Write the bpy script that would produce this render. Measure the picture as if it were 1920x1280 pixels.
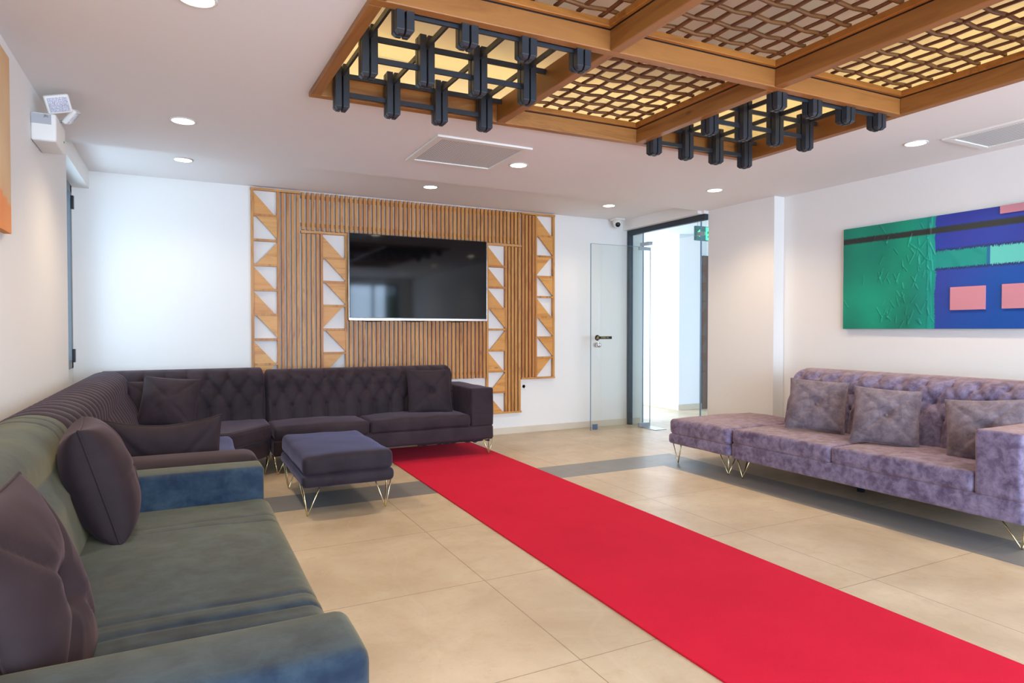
import bpy, bmesh, math, random
from mathutils import Vector, Matrix, noise
random.seed(7)
for o in list(bpy.data.objects): bpy.data.objects.remove(o)
SC = bpy.context.scene
COL = SC.collection
PI = math.pi

# ------------------------------------------------------------------ camera
cam = bpy.data.cameras.new('camera'); camo = bpy.data.objects.new('camera', cam); COL.objects.link(camo)
cam.sensor_width = 36; cam.lens = 1217 / 1920 * 36; cam.clip_start = .05
yaw, pit = math.radians(27), math.atan(22 / 1217)
camo.location = (0, 0, 1.2)
camo.rotation_euler = (PI / 2 - pit, 0, -yaw)
SC.camera = camo
# ------------------------------------------------------------------ view + world
SC.view_settings.view_transform = 'Standard'; SC.view_settings.look = 'None'
SC.view_settings.gamma = 1; SC.view_settings.use_curve_mapping = False
SC.view_settings.exposure = 1.1
w = bpy.data.worlds.new('sky'); SC.world = w; w.use_nodes = True
bg = w.node_tree.nodes['Background']; bg.inputs[0].default_value = (.55, .75, 1, 1); bg.inputs[1].default_value = 1.6

def area(name, loc, rot, sx, sy, power, col, spread=PI):
    l = bpy.data.lights.new(name, 'AREA'); l.shape = 'RECTANGLE'; l.size = sx; l.size_y = sy
    l.energy = power; l.color = col; l.spread = spread
    o = bpy.data.objects.new(name, l); COL.objects.link(o); o.location = loc; o.rotation_euler = rot
    return o
DAY = (.56, .73, 1.0)
# daylight outside the window openings, plus one added hall fill
area('daylight_rear', (1.9, -2.95, 1.45), (PI / 2, 0, 0), 5.4, 2.1, 400, DAY)            # behind the camera, shining +y
area('daylight_left', (-1.35, 5.95, 1.45), (0, -PI / 2, 0), 1.5, 1.1, 6.5, (.78, .88, 1.0))            # through the left window, shining +x
area('daylight_hall', (4.7, 8.6, 1.5), (0, -PI / 2, 0), 2.4, 2.2, 44, (.72, .86, 1))      # hall window
area('hall_side_fill', (7.6, 5.0, 1.5), (PI / 2, 0, 0), 1.6, 2.0, 8, (.55, .76, 1))         # added fill to brighten the hall, no known window there, shining +y
# ------------------------------------------------------------------ helpers
class MB:
    def __init__(s): s.v = []; s.f = []; s.t = []; s.c = None
    def add(s, vs, fs, tone=None):
        n = len(s.v); s.v += [tuple(p) for p in vs]; s.f += [tuple(i + n for i in f) for f in fs]
        t = random.random() if tone is None else tone
        s.t += [t] * len(vs); return s
    def box(s, x0, x1, y0, y1, z0, z1, tone=None, fn=None):
        vs = [(x, y, z) for z in (z0, z1) for y in (y0, y1) for x in (x0, x1)]
        if fn: vs = [fn(*p) for p in vs]
        return s.add(vs, [(0, 2, 3, 1), (4, 5, 7, 6), (0, 1, 5, 4), (2, 6, 7, 3), (0, 4, 6, 2), (1, 3, 7, 5)], tone)
    def tube(s, pts, r, n=8, closed=False, tone=None):
        P = [Vector(p) for p in pts]; vs = []; fs = []; m = len(P)
        up = Vector((0, 0, 1))
        for i, p in enumerate(P):
            if closed: d = (P[(i + 1) % m] - P[i - 1])
            else: d = P[min(i + 1, m - 1)] - P[max(i - 1, 0)]
            d.normalize()
            a = d.cross(up)
            if a.length < .05: a = d.cross(Vector((1, 0, 0)))
            a.normalize(); b = d.cross(a)
            vs += [p + (a * math.cos(2 * PI * k / n) + b * math.sin(2 * PI * k / n)) * r for k in range(n)]
        for i in range(m if closed else m - 1):
            j = (i + 1) % m
            fs += [(i * n + k, i * n + (k + 1) % n, j * n + (k + 1) % n, j * n + k) for k in range(n)]
        if not closed: fs += [tuple(range(n))[::-1], tuple((m - 1) * n + k for k in range(n))]
        return s.add(vs, fs, tone)
    def lathe(s, prof, c=(0, 0, 0), n=32, M=None, tone=None):
        vs = []; fs = []; m = len(prof)
        for (r, z) in prof:
            for k in range(n):
                p = Vector((r * math.cos(2 * PI * k / n), r * math.sin(2 * PI * k / n), z))
                if M: p = M @ p
                vs.append(p + Vector(c))
        for i in range(m - 1):
            fs += [(i * n + k, i * n + (k + 1) % n, (i + 1) * n + (k + 1) % n, (i + 1) * n + k) for k in range(n)]
        fs += [tuple(range(n))[::-1], tuple((m - 1) * n + k for k in range(n))]
        return s.add(vs, fs, tone)
    def prism(s, poly, z0, z1, tone=None, fn=None):
        n = len(poly)
        vs = [(x, y, z0) for x, y in poly] + [(x, y, z1) for x, y in poly]
        if fn: vs = [fn(*p) for p in vs]
        return s.add(vs, [tuple(range(n))[::-1], tuple(range(n, 2 * n))] + [(i, (i + 1) % n, n + (i + 1) % n, n + i) for i in range(n)], tone)
    def rbox(s, x0, x1, y0, y1, z0, z1, r=.03, crown=0, wob=0, seg=10, front=None):
        c = Vector(((x0 + x1) / 2, (y0 + y1) / 2, (z0 + z1) / 2)); h = Vector(((x1 - x0) / 2, (y1 - y0) / 2, (z1 - z0) / 2))
        r = min(r, min(h) * .98)
        def ax(hh):
            inn = hh - r; k = max(2, min(seg, int(inn * 2 / .05) + 1))
            e = [-hh + r * q for q in (0, .12, .3, .55)]
            return e + [-inn + 2 * inn * i / k for i in range(k + 1)] + [-q for q in e[::-1]]
        A = [ax(h[i]) for i in range(3)]; idx = {}; vs = []; fs = []
        def vert(p):
            q = Vector([max(-(h[i] - r), min(h[i] - r, p[i])) for i in range(3)]); d = Vector(p) - q
            if d.length > 1e-9: d = d.normalized() * r
            f = q + d; key = tuple(round(k, 5) for k in f)
            if key not in idx:
                idx[key] = len(vs)
                if crown and f.z > 0: f.z += crown * (1 - (f.x / h.x) ** 2) * (1 - (f.y / h.y) ** 2) * (f.z / h.z)
                g = f + c
                if wob: g += Vector((noise.noise(g * 5), noise.noise(g * 5 + Vector((9, 0, 0))), noise.noise(g * 5 + Vector((0, 9, 0))))) * wob
                if front: g = Vector(front(*g))
                vs.append(g)
            return idx[key]
        for a in range(3):
            b, d = (a + 1) % 3, (a + 2) % 3
            for sg in (-1, 1):
                for i in range(len(A[b]) - 1):
                    for j in range(len(A[d]) - 1):
                        q = []
                        for (ii, jj) in ((i, j), (i + 1, j), (i + 1, j + 1), (i, j + 1)):
                            p = [0, 0, 0]; p[a] = sg * h[a]; p[b] = A[b][ii]; p[d] = A[d][jj]; q.append(vert(p))
                        if sg < 0: q.reverse()
                        qq = []
                        for k in q:
                            if k not in qq: qq.append(k)
                        if len(qq) > 2: fs.append(tuple(qq))
        return s.add(vs, fs)
    def xf(s, M): s.v = [tuple(M @ Vector(p)) for p in s.v]; return s
    def build(s, name, mat, parent=None, smooth=False, bevel=0, local=False):
        off = Vector((0, 0, 0))
        if parent is not None and not local:
            q = parent
            while q is not None: off += Vector(q.location); q = q.parent
        me = bpy.data.meshes.new(name)
        me.from_pydata([tuple(Vector(p) - off) for p in s.v], [], s.f)
        at = me.attributes.new('tone', 'FLOAT', 'POINT')
        at.data.foreach_set('value', s.t)
        if s.c:
            ca = me.color_attributes.new('Col', 'FLOAT_COLOR', 'POINT')
            for i, c in enumerate(s.c): ca.data[i].color = (*c, 1)
        if smooth:
            me.polygons.foreach_set('use_smooth', [True] * len(me.polygons))
        me.materials.append(mat); me.update()
        o = bpy.data.objects.new(name, me); COL.objects.link(o)
        if parent is not None: o.parent = parent
        if bevel:
            b = o.modifiers.new('edge', 'BEVEL'); b.width = bevel; b.segments = 2; b.limit_method = 'ANGLE'
        return o
def tag(o, label, cat, group=None, kind=None):
    o['label'] = label; o['category'] = cat
    if group: o['group'] = group
    if kind: o['kind'] = kind
    return o
def thing(name, label, cat, loc, group=None):
    o = bpy.data.objects.new(name, None); COL.objects.link(o); o.location = loc; o.empty_display_size = .1
    return tag(o, label, cat, group)
def struct(o): o['kind'] = 'structure'; return o
def copy(o, parent=None, loc=None):
    c = o.copy(); COL.objects.link(c)
    if parent is not None: c.parent = parent
    if loc is not None: c.location = loc
    return c

# ------------------------------------------------------------------ materials
class NT:
    def __init__(s, name):
        s.m = bpy.data.materials.new(name); s.m.use_nodes = True; s.t = s.m.node_tree
        s.b = s.t.nodes['Principled BSDF']; s.out = s.t.nodes['Material Output']
    def n(s, typ, ins=None, **kw):
        x = s.t.nodes.new(typ)
        for k, v in kw.items(): setattr(x, k, v)
        for k, v in (ins or {}).items(): s.set(x.inputs[k], v)
        return x
    def set(s, sock, v):
        if isinstance(v, bpy.types.NodeSocket): s.t.links.new(v, sock)
        else: sock.default_value = v
    def P(s, **kw):
        for k, v in kw.items(): s.set(s.b.inputs[k.replace('_', ' ')], v)
    def math(s, op, a, b=0.0, c=None):
        x = s.n('ShaderNodeMath', operation=op); s.set(x.inputs[0], a); s.set(x.inputs[1], b)
        if c is not None: s.set(x.inputs[2], c)
        return x.outputs[0]
    def mix(s, f, a, b, blend='MIX'):
        x = s.n('ShaderNodeMix', data_type='RGBA', blend_type=blend)
        s.set(x.inputs[0], f); s.set(x.inputs[6], a); s.set(x.inputs[7], b); return x.outputs[2]
    def obj(s): return s.n('ShaderNodeTexCoord').outputs['Object']
    def noise(s, vec, scale, detail=3, rough=.5, dist=0):
        x = s.n('ShaderNodeTexNoise'); s.set(x.inputs['Vector'], vec)
        x.inputs['Scale'].default_value = scale; x.inputs['Detail'].default_value = detail
        x.inputs['Roughness'].default_value = rough; x.inputs['Distortion'].default_value = dist
        return x.outputs[0]
    def ramp(s, f, stops):
        x = s.n('ShaderNodeValToRGB'); s.set(x.inputs[0], f); e = x.color_ramp.elements
        while len(e) < len(stops): e.new(.5)
        for el, (p, c) in zip(e, stops): el.position = p; el.color = (*c, 1) if len(c) == 3 else c
        return x.outputs[0]
    def bump(s, h, st=.2, dist=.01):
        x = s.n('ShaderNodeBump'); s.set(x.inputs['Height'], h); x.inputs['Strength'].default_value = st; x.inputs['Distance'].default_value = dist
        s.set(s.b.inputs['Normal'], x.outputs[0])
    def map(s, vec, scale):
        x = s.n('ShaderNodeMapping'); s.set(x.inputs[0], vec); x.inputs['Scale'].default_value = scale; return x.outputs[0]
def rgb(r, g, b):
    f = lambda c: (c / 255 / 12.92) if c / 255 <= .04045 else ((c / 255 + .055) / 1.055) ** 2.4
    return (f(r), f(g), f(b), 1)
def simple(name, col, rough=.5, metal=0, **kw):
    m = NT(name); m.P(Base_Color=col, Roughness=rough, Metallic=metal, **kw)
    n = m.noise(m.obj(), 40, 2); m.bump(n, .03, .002)
    return m.m
def plaster(name, col):
    m = NT(name); o = m.obj(); a = m.noise(o, 1.2, 3); c = m.mix(a, col, tuple([x * .96 for x in col[:3]] + [1]))
    m.P(Base_Color=c, Roughness=.75); m.bump(m.noise(o, 160, 3), .08, .003); return m.m
def wood(name, axis, dark, light, red, sc=1.0, rough=.45):
    m = NT(name); o = m.obj()
    tone = m.n('ShaderNodeAttribute', attribute_name='tone').outputs['Fac']
    ofs = m.n('ShaderNodeVectorMath', operation='ADD'); m.set(ofs.inputs[0], o)
    cmb = m.n('ShaderNodeCombineXYZ'); t7 = m.math('MULTIPLY', tone, 7.3)
    for k in range(3): m.set(cmb.inputs[k], t7)
    m.set(ofs.inputs[1], cmb.outputs[0])
    s = [9.0 * sc] * 3; s[axis] = .9 * sc
    v = m.map(ofs.outputs[0], s)
    g = m.noise(v, 2.2, 6, .62, 1.4)
    s2 = [60.0] * 3; s2[axis] = 2.5
    g2 = m.noise(m.map(ofs.outputs[0], s2), 2, 3, .6)
    c = m.ramp(g, [(.30, dark[:3]), (.52, light[:3]), (.72, tuple(x * .8 for x in light[:3]))])
    c = m.mix(m.math('MULTIPLY', tone, .55), c, red)
    c = m.mix(m.math('MULTIPLY', g2, .28), c, dark)
    # knots
    vo = m.n('ShaderNodeTexVoronoi'); m.set(vo.inputs['Vector'], m.map(ofs.outputs[0], [3.2 if k != axis else 1.3 for k in range(3)])); vo.inputs['Scale'].default_value = 1.6
    kn = m.ramp(vo.outputs['Distance'], [(.03, (1, 1, 1)), (.085, (0, 0, 0))])
    c = m.mix(m.math('MULTIPLY', kn, .6), c, rgb(70, 35, 14))
    m.P(Base_Color=c, Roughness=rough); m.bump(g2, .12, .002); return m.m
def velvet(name, c1, c2, sheen, sc=3.0, mott=.0, rough=.7, sw=.6, st=.25):
    m = NT(name); o = m.obj()
    a = m.noise(o, sc, 4, .55, .6); b = m.noise(o, sc * 4, 5, .65, .3)
    f = m.ramp(a, [(.36, (0, 0, 0)), (.66, (1, 1, 1))])
    if mott:
        fb = m.ramp(b, [(.38, (0, 0, 0)), (.64, (1, 1, 1))])
        f = m.mix(mott, f, fb)
    c = m.mix(f, c1, c2)
    m.P(Base_Color=c, Roughness=rough, Sheen_Weight=sw, Sheen_Roughness=st, Sheen_Tint=sheen, Specular_IOR_Level=.2)
    m.bump(m.noise(o, 220, 2), .12, .002); return m.m

WALL = plaster('white_plaster', rgb(240, 236, 230))
CEIL = plaster('ceiling_plaster', rgb(242, 236, 232))
COVE = plaster('cove_plaster', rgb(238, 226, 208))
PW = wood('panel_pine', 2, rgb(146, 86, 32), rgb(216, 156, 80), rgb(182, 104, 42))
PWX = wood('panel_pine_cross', 0, rgb(170, 108, 48), rgb(218, 160, 88), rgb(200, 124, 60))
TRI = wood('inlay_pine', 0, rgb(186, 120, 52), rgb(226, 166, 88), rgb(214, 144, 70), .6)
BWX = wood('beam_pine_across', 0, rgb(128, 76, 32), rgb(180, 122, 60), rgb(158, 98, 46), .5)
BWY = wood('beam_pine_along', 1, rgb(122, 72, 30), rgb(170, 114, 54), rgb(150, 92, 42), .5)
TRIM = wood('trim_pine', 0, rgb(132, 76, 28), rgb(186, 120, 48), rgb(164, 96, 36), .5)
LATH = wood('lath_wood', 0, rgb(86, 54, 26), rgb(132, 90, 46), rgb(112, 68, 34), .6)
LATHY = wood('lath_wood_along', 1, rgb(78, 44, 24), rgb(116, 72, 40), rgb(100, 56, 30), .6)
BLACK = simple('black_coated_steel', rgb(42, 46, 52), .42)
DKMET = simple('dark_aluminium', rgb(52, 62, 72), .4, .3)
BRASS = simple('pale_brass', rgb(214, 196, 150), .24, 1)
CHROME = simple('chrome', rgb(215, 215, 218), .14, 1)
STEEL = simple('brushed_steel', rgb(176, 182, 188), .35, .7)
WPLAS = simple('white_plastic', rgb(236, 232, 224), .4)
GPLAS = simple('black_plastic', rgb(18, 18, 20), .3)
BROWNV = velvet('brown_plum_velvet', rgb(38, 29, 34), rgb(58, 46, 51), rgb(170, 150, 165), 3, .25, .7, .32, .4)
OTTV = velvet('plum_blue_velvet', rgb(34, 27, 32), rgb(52, 43, 50), rgb(150, 150, 192), 3, .3, .7, .46, .4)
PILV = velvet('brown_cushion_velvet', rgb(38, 27, 29), rgb(50, 37, 39), rgb(160, 130, 130), 3, .3, .75, .28, .4)
GREENV = velvet('grey_green_velvet', rgb(14, 32, 52), rgb(50, 66, 78), rgb(180, 160, 108), 3.2, .6, .8, .46, .5)
MAUVEV = velvet('mottled_mauve_suede', rgb(82, 70, 98), rgb(144, 134, 162), rgb(205, 160, 125), 4.2, .75, .7, .72, .5)
MAUVEB = velvet('mottled_mauve_suede_cushion', rgb(92, 80, 88), rgb(136, 122, 128), rgb(200, 165, 150), 4.2, .75, .7, .5, .5)
def rug_mat():
    m = NT('red_carpet'); o = m.obj(); a = m.noise(o, 2.2, 4, .6); c = m.mix(a, rgb(184, 12, 40), rgb(210, 28, 54))
    m.P(Base_Color=c, Roughness=.95, Sheen_Weight=.2, Sheen_Tint=rgb(255, 90, 110), Specular_IOR_Level=.1); m.bump(m.noise(o, 500, 2), .4, .003); return m.m
RUG = rug_mat()
def floor_mat():
    m = NT('stone_tiles'); o = m.obj(); sx = m.n('ShaderNodeSeparateXYZ'); m.set(sx.inputs[0], o); X, Y = sx.outputs[0], sx.outputs[1]
    P_ = .8375; G = .0022
    def line(v, off):
        t = m.math('SUBTRACT', v, off); t = m.math('DIVIDE', t, P_); t = m.math('ADD', t, 50.5); t = m.math('FRACT', t)
        t = m.math('SUBTRACT', t, .5); t = m.math('ABSOLUTE', t); return m.math('LESS_THAN', t, G / P_)
    def cell(v, off):
        t = m.math('SUBTRACT', v, off); t = m.math('DIVIDE', t, P_); return m.math('FLOOR', t)
    def near(v, c): return m.math('LESS_THAN', m.math('ABSOLUTE', m.math('SUBTRACT', v, c)), G)
    far = m.math('GREATER_THAN', Y, 4.905); inb = m.math('MULTIPLY', m.math('GREATER_THAN', Y, 4.485), m.math('LESS_THAN', Y, 4.905))
    xl = m.math('LESS_THAN', X, 4.21); band = m.math('MULTIPLY', inb, xl)
    bx = m.math('MULTIPLY', m.math('MULTIPLY', m.math('GREATER_THAN', X, 3.79), xl), m.math('LESS_THAN', Y, 4.905))
    dark = m.math('MAXIMUM', band, bx)
    ly = m.mix(far, m.math('MULTIPLY', line(Y, 4.485), m.math('SUBTRACT', 1, inb)), line(Y, 4.905))
    L = m.math('MAXIMUM', line(X, 1.285), ly)
    for c in (4.485, 4.905): L = m.math('MAXIMUM', L, near(Y, c))
    for c in (4.21,): L = m.math('MAXIMUM', L, near(X, c))
    wn = m.n('ShaderNodeTexWhiteNoise', noise_dimensions='2D'); cb = m.n('ShaderNodeCombineXYZ'); m.set(cb.inputs[0], cell(X, 1.285)); m.set(cb.inputs[1], cell(Y, 4.485)); m.set(wn.inputs[0], cb.outputs[0])
    a = m.noise(o, 1.6, 5, .6, .4); b = m.noise(o, 9, 6, .7, .2)
    c = m.ramp(a, [(.3, rgb(182, 160, 130)[:3]), (.7, rgb(214, 194, 164)[:3])])
    c = m.mix(m.math('MULTIPLY', m.ramp(b, [(.5, (0, 0, 0)), (.68, (1, 1, 1))]), .3), c, rgb(180, 148, 108))
    c = m.mix(m.math('MULTIPLY', wn.outputs[0], .14), c, rgb(184, 158, 126))
    # thin pale veins
    wv = m.n('ShaderNodeTexWave'); m.set(wv.inputs[0], o); wv.inputs['Scale'].default_value = .55; wv.inputs['Distortion'].default_value = 9; wv.inputs['Detail'].default_value = 3
    c = m.mix(m.math('MULTIPLY', m.ramp(wv.outputs[1], [(.996, (0, 0, 0)), (1, (1, 1, 1))]), .06), c, rgb(236, 222, 200))
    # speckles
    sp = m.ramp(m.noise(o, 60, 4, .8), [(.60, (0, 0, 0)), (.68, (1, 1, 1))])
    c = m.mix(m.math('MULTIPLY', sp, .35), c, rgb(150, 118, 84))
    d = m.mix(a, rgb(118, 116, 112), rgb(140, 136, 130))
    c = m.mix(dark, c, d); c = m.mix(m.math('MULTIPLY', L, .75), c, rgb(120, 98, 72))
    m.P(Base_Color=c, Roughness=m.math('MULTIPLY_ADD', b, .15, .30), Specular_IOR_Level=.45)
    m.bump(m.math('MULTIPLY_ADD', L, -1.0, m.math('MULTIPLY', b, .1)), .15, .002); return m.m
FLOOR = floor_mat()
SKIRT = NT('stone_skirting'); SKIRT.P(Base_Color=SKIRT.mix(SKIRT.noise(SKIRT.obj(), 4, 4), rgb(206, 190, 168), rgb(226, 214, 196)), Roughness=.5); SKIRT = SKIRT.m
def emis(name, col, st):
    m = NT(name); m.P(Base_Color=col, Emission_Color=col, Emission_Strength=st, Roughness=.5); return m.m
def glass(name, tint, thick=.0):
    m = NT(name); t = m.n('ShaderNodeBsdfTransparent'); m.set(t.inputs[0], tint)
    g = m.n('ShaderNodeBsdfGlossy'); g.inputs['Roughness'].default_value = .015
    ge = m.n('ShaderNodeNewGeometry'); dt = m.n('ShaderNodeVectorMath', operation='DOT_PRODUCT'); m.set(dt.inputs[0], ge.outputs['Normal']); m.set(dt.inputs[1], ge.outputs['Incoming'])
    fr = m.math('MULTIPLY_ADD', m.math('POWER', m.math('SUBTRACT', 1, m.math('ABSOLUTE', dt.outputs['Value'])), 5), .7, .035)
    mx = m.n('ShaderNodeMixShader'); m.set(mx.inputs[0], fr); m.set(mx.inputs[1], t.outputs[0]); m.set(mx.inputs[2], g.outputs[0])
    m.t.links.new(mx.outputs[0], m.out.inputs[0]); return m.m
GLASS = glass('clear_glass', (.975, .99, .985, 1)); GLASSB = glass('bluish_glass', (.93, .975, .985, 1))
GEDGE = simple('glass_edge', rgb(120, 150, 175), .1)
WARM = (1.0, .80, .56)

# ------------------------------------------------------------------ room shell
ZC, ZR, YS = 2.484, 2.572, 5.345       # main ceiling, rear ceiling strip, edge between them
def W(x, y, z=0):                       # the timber frame hangs slightly out of square
    k = (x - .62) / 3.2
    return (x + (1 - k) * .028 * (3.62 - y), y + .032 - .028 * (x - .62), z)
b = MB(); b.box(-.95, 10, -3.0, 12, -.1, 0); struct(b.build('floor', FLOOR))
b = MB()   # main ceiling with the rectangular opening for the timber frame
HX0, HX1, HY0, HY1 = .625, 3.815, .10, 3.62
q = [W(HX0, HY0), W(HX1, HY0), W(HX1, HY1), W(HX0, HY1)]; O = [(-.95, -2.8), (5.5, -2.8), (5.5, YS), (-.95, YS)]
for i in range(4):
    j = (i + 1) % 4
    b.prism([O[i], O[j], q[j][:2], q[i][:2]], ZC, 2.60, 0)
b.prism([(-.95, YS), (5.06, YS), (5.06, 6.9), (-.95, 6.9)], ZR, 2.70, 0)
struct(b.build('ceiling', CEIL))
b = MB(); b.box(.36, 4.1, -.15, 3.9, 2.86, 2.9)      # raised ceiling inside the recess
b.box(.33, .36, -.15, 3.9, 2.60, 2.9); b.box(4.1, 4.13, -.15, 3.9, 2.60, 2.9); b.box(.33, 4.13, 3.9, 3.93, 2.60, 2.9); b.box(.33, 4.13, -.18, -.15, 2.60, 2.9)
struct(b.build('ceiling_recess', COVE))
b = MB(); b.box(-.95, 5.30, 6.684, 6.9, 0, 2.75); struct(b.build('wall_back', WALL))
b = MB(); b.box(-.95, -.69, -2.8, YS, 0, 2.6); struct(b.build('wall_left', WALL))
# window wall in the left recess: opening y 5.45..6.50, z .88..2.41
b = MB(); X0, X1 = -.98, -.83
b.box(X0, X1, YS, 5.45, 0, 2.6); b.box(X0, X1, 6.50, 6.69, 0, 2.6); b.box(X0, X1, 5.45, 6.50, 0, .88); b.box(X0, X1, 5.45, 6.50, 2.40, 2.6)
struct(b.build('wall_left_recess', WALL))
b = MB(); b.box(-.83, -.70, YS, 6.684, 2.42, 2.572); struct(b.build('trim_1', WALL))
b = MB(); b.box(5.22, 5.45, -2.8, 4.43, 0, 2.6); struct(b.build('wall_right', WALL))
b = MB(); b.box(5.085, 5.45, 4.43, 5.305, 0, 2.6); struct(b.build('wall_right_pier', WALL))
b = MB(); b.box(4.97, 5.30, YS, 6.684, 2.45, 2.75); b.box(5.02, 5.30, 5.305, YS, 2.45, 2.6); struct(b.build('trim_2', WALL))
# rear wall behind the camera with three tall window openings
b = MB()
ops = [(-.3, 1.2), (1.7, 3.2), (3.6, 4.9)]
xs = [-.95] + [v for o_ in ops for v in o_] + [5.45]
for i in range(0, len(xs), 2): b.box(xs[i], xs[i + 1], -2.85, -2.7, 0, 2.6)
for a, c in ops: b.box(a, c, -2.85, -2.7, 2.35, 2.6); b.box(a, c, -2.85, -2.7, 0, .25)
struct(b.build('wall_rear', WALL))
for i, (a, c) in enumerate(ops):
    e = struct(thing('window_%d' % (i + 2), 'tall dark framed window', 'window', ((a + c) / 2, -2.78, .25)));
    del e['label']; del e['category']
    f = MB()
    for (p, q_, r_, s_) in ((a, a + .06, .25, 2.35), (c - .06, c, .25, 2.35), (a, c, .25, .31), (a, c, 2.29, 2.35), ((a + c) / 2 - .03, (a + c) / 2 + .03, .25, 2.35)): f.box(p, q_, -2.81, -2.75, r_, s_)
    f.build('frame', DKMET, e)
    f = MB(); f.box(a + .05, c - .05, -2.785, -2.78, .3, 2.3); f.build('pane', GLASS, e)
b = MB(); b.box(-4, 8, -9, -3.0, -.12, -.02); struct(b.build('ground', simple('grass', rgb(70, 110, 40), .9)))
LEAF = NT('hedge_leaves'); LEAF.P(Base_Color=LEAF.ramp(LEAF.noise(LEAF.obj(), 9, 6, .7), [(.35, rgb(24, 48, 14)[:3]), (.7, rgb(120, 165, 50)[:3])]), Roughness=.8); LEAF = LEAF.m
b = MB(); b.rbox(-4, 8, -6.4, -5.2, -.05, 2.1, .3, .1, .25, seg=60); tag(b.build('hedge', LEAF, None, True), 'clipped green hedge outside behind the viewer', 'hedge', kind='stuff')

# left window (seen edge on)
e = struct(bpy.data.objects.new('window_1', None)); COL.objects.link(e); e.location = (-.86, 5.97, .88)
f = MB()
for (y0, y1, z0, z1) in ((5.45, 5.52, .88, 2.40), (6.43, 6.50, .88, 2.40), (5.45, 6.5, .88, .95), (5.45, 6.5, 2.33, 2.40)): f.box(-.89, -.805, y0, y1, z0, z1)
f.build('frame', simple('grey_window_frame', rgb(96, 100, 104), .4), e, bevel=.004)
f = MB(); f.box(-.862, -.856, 5.5, 6.45, .93, 2.36); f.build('pane', GLASSB, e)
for z in (2.20, .93):
    f = MB(); f.box(-.806, -.785, 6.445, 6.485, z, z + .11); f.build('hinge', GPLAS, e, bevel=.003)

# skirtings
b = MB(); b.box(-.83, 5.25, 6.668, 6.684, 0, .075); struct(b.build('baseboard_back', SKIRT, bevel=.002))
b = MB(); b.box(5.204, 5.22, -2.7, 4.43, 0, .075); b.box(5.07, 5.22, 4.415, 4.43, 0, .075); b.box(5.07, 5.085, 4.43, 5.30, 0, .075); struct(b.build('baseboard_right', SKIRT, bevel=.002))
# hall beyond the glass
HW = plaster('hall_plaster', rgb(244, 246, 248))
b = MB(); b.box(6.60, 6.8, 7.6, 12, 0, 2.62); struct(b.build('wall_hall_side', HW))
b = MB(); b.box(6.60, 7.08, 7.48, 7.6, 0, 2.62); b.box(7.08, 8.1, 7.48, 7.6, 2.30, 2.62); b.box(8.1, 10, 7.48, 7.6, 0, 2.62); struct(b.build('wall_hall_far', HW))
b = MB(); b.box(9.5, 9.7, 5.1, 7.6, 0, 2.62); b.box(5.45, 6.7, 4.9, 5.1, 0, 2.62); b.box(8.5, 9.7, 4.9, 5.1, 0, 2.62); b.box(6.7, 8.5, 4.9, 5.1, 2.5, 2.62); struct(b.build('wall_hall_right', HW))  # near wall left open to let the added fill light in
b = MB(); b.box(5.06, 10, 5.1, 12, 2.62, 2.7); struct(b.build('ceiling_hall', HW))
b = MB(); b.box(5.1, 5.30, 6.9, 7.25, 0, 2.62); b.box(5.1, 5.3, 10.2, 12, 0, 2.62); b.box(5.1, 6.8, 11.8, 12, 0, 2.62); struct(b.build('wall_hall_left', HW))
b = MB(); b.box(6.584, 6.60, 7.464, 11.8, 0, .085); b.box(6.60, 7.04, 7.464, 7.48, 0, .085); struct(b.build('baseboard_hall', SKIRT, bevel=.002))
e = struct(bpy.data.objects.new('door_2', None)); COL.objects.link(e); e.location = (7.5, 7.5, 0)
BRW = simple('brown_door_trim', rgb(104, 78, 66), .4)
f = MB(); f.box(7.04, 7.13, 7.44, 7.60, 0, 2.32); f.box(8.05, 8.14, 7.44, 7.60, 0, 2.32); f.box(7.13, 8.05, 7.44, 7.6, 2.23, 2.32); f.build('frame', BRW, e, bevel=.004)
dm = NT('dark_door_panel'); dm.P(Base_Color=dm.ramp(dm.noise(dm.obj(), 2.2, 1, .3, 1.5), [(.4, rgb(70, 62, 66)[:3]), (.62, rgb(104, 98, 104)[:3])]), Roughness=.3)
f = MB(); f.box(7.13, 8.05, 7.50, 7.54, 0.005, 2.23)
for z in (.55, 1.1, 1.65): f.box(7.13, 8.05, 7.498, 7.5, z, z + .012)
f.build('panel', dm.m, e)
f = MB(); f.lathe([(.026, 0), (.026, .012), (.012, .014), (.010, .05)], (7.20, 7.50, 1.05), 20, Matrix.Rotation(PI / 2, 3, 'X')); f.tube([(7.20, 7.455, 1.05), (7.32, 7.45, 1.05)], .009)
f.lathe([(.024, 0), (.024, .012), (.01, .013)], (7.20, 7.50, .95), 20, Matrix.Rotation(PI / 2, 3, 'X')); f.build('handle', CHROME, e, True)

# ------------------------------------------------------------------ timber ceiling frame
ZB = 2.459
fr = thing('ceiling_beam_frame', 'brown timber beam grid with woven lath panels set into the white ceiling', 'ceiling frame', (2.2, 2, ZB))
YB = [3.57, 2.431, 1.29, .13]           # near edge of each cross beam
XB = [.625, 1.715, 2.745, 3.757]; BW_ = .055
def beam(x0, x1, y0, y1, mat, zt=2.585):
    m = MB(); nx = max(1, int((x1 - x0) / .3)); m.box(x0, x1, y0, y1, ZB, zt, None, W); m.build('beam', mat, fr, bevel=.004)
for y in YB: beam(XB[0], XB[3] + BW_, y, y + .05, BWX)
for i, x in enumerate(XB):
    ys = sorted(YB)
    for k in range(3): beam(x, x + BW_, ys[k] + .0505, ys[k + 1] - .0005, BWY)
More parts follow.
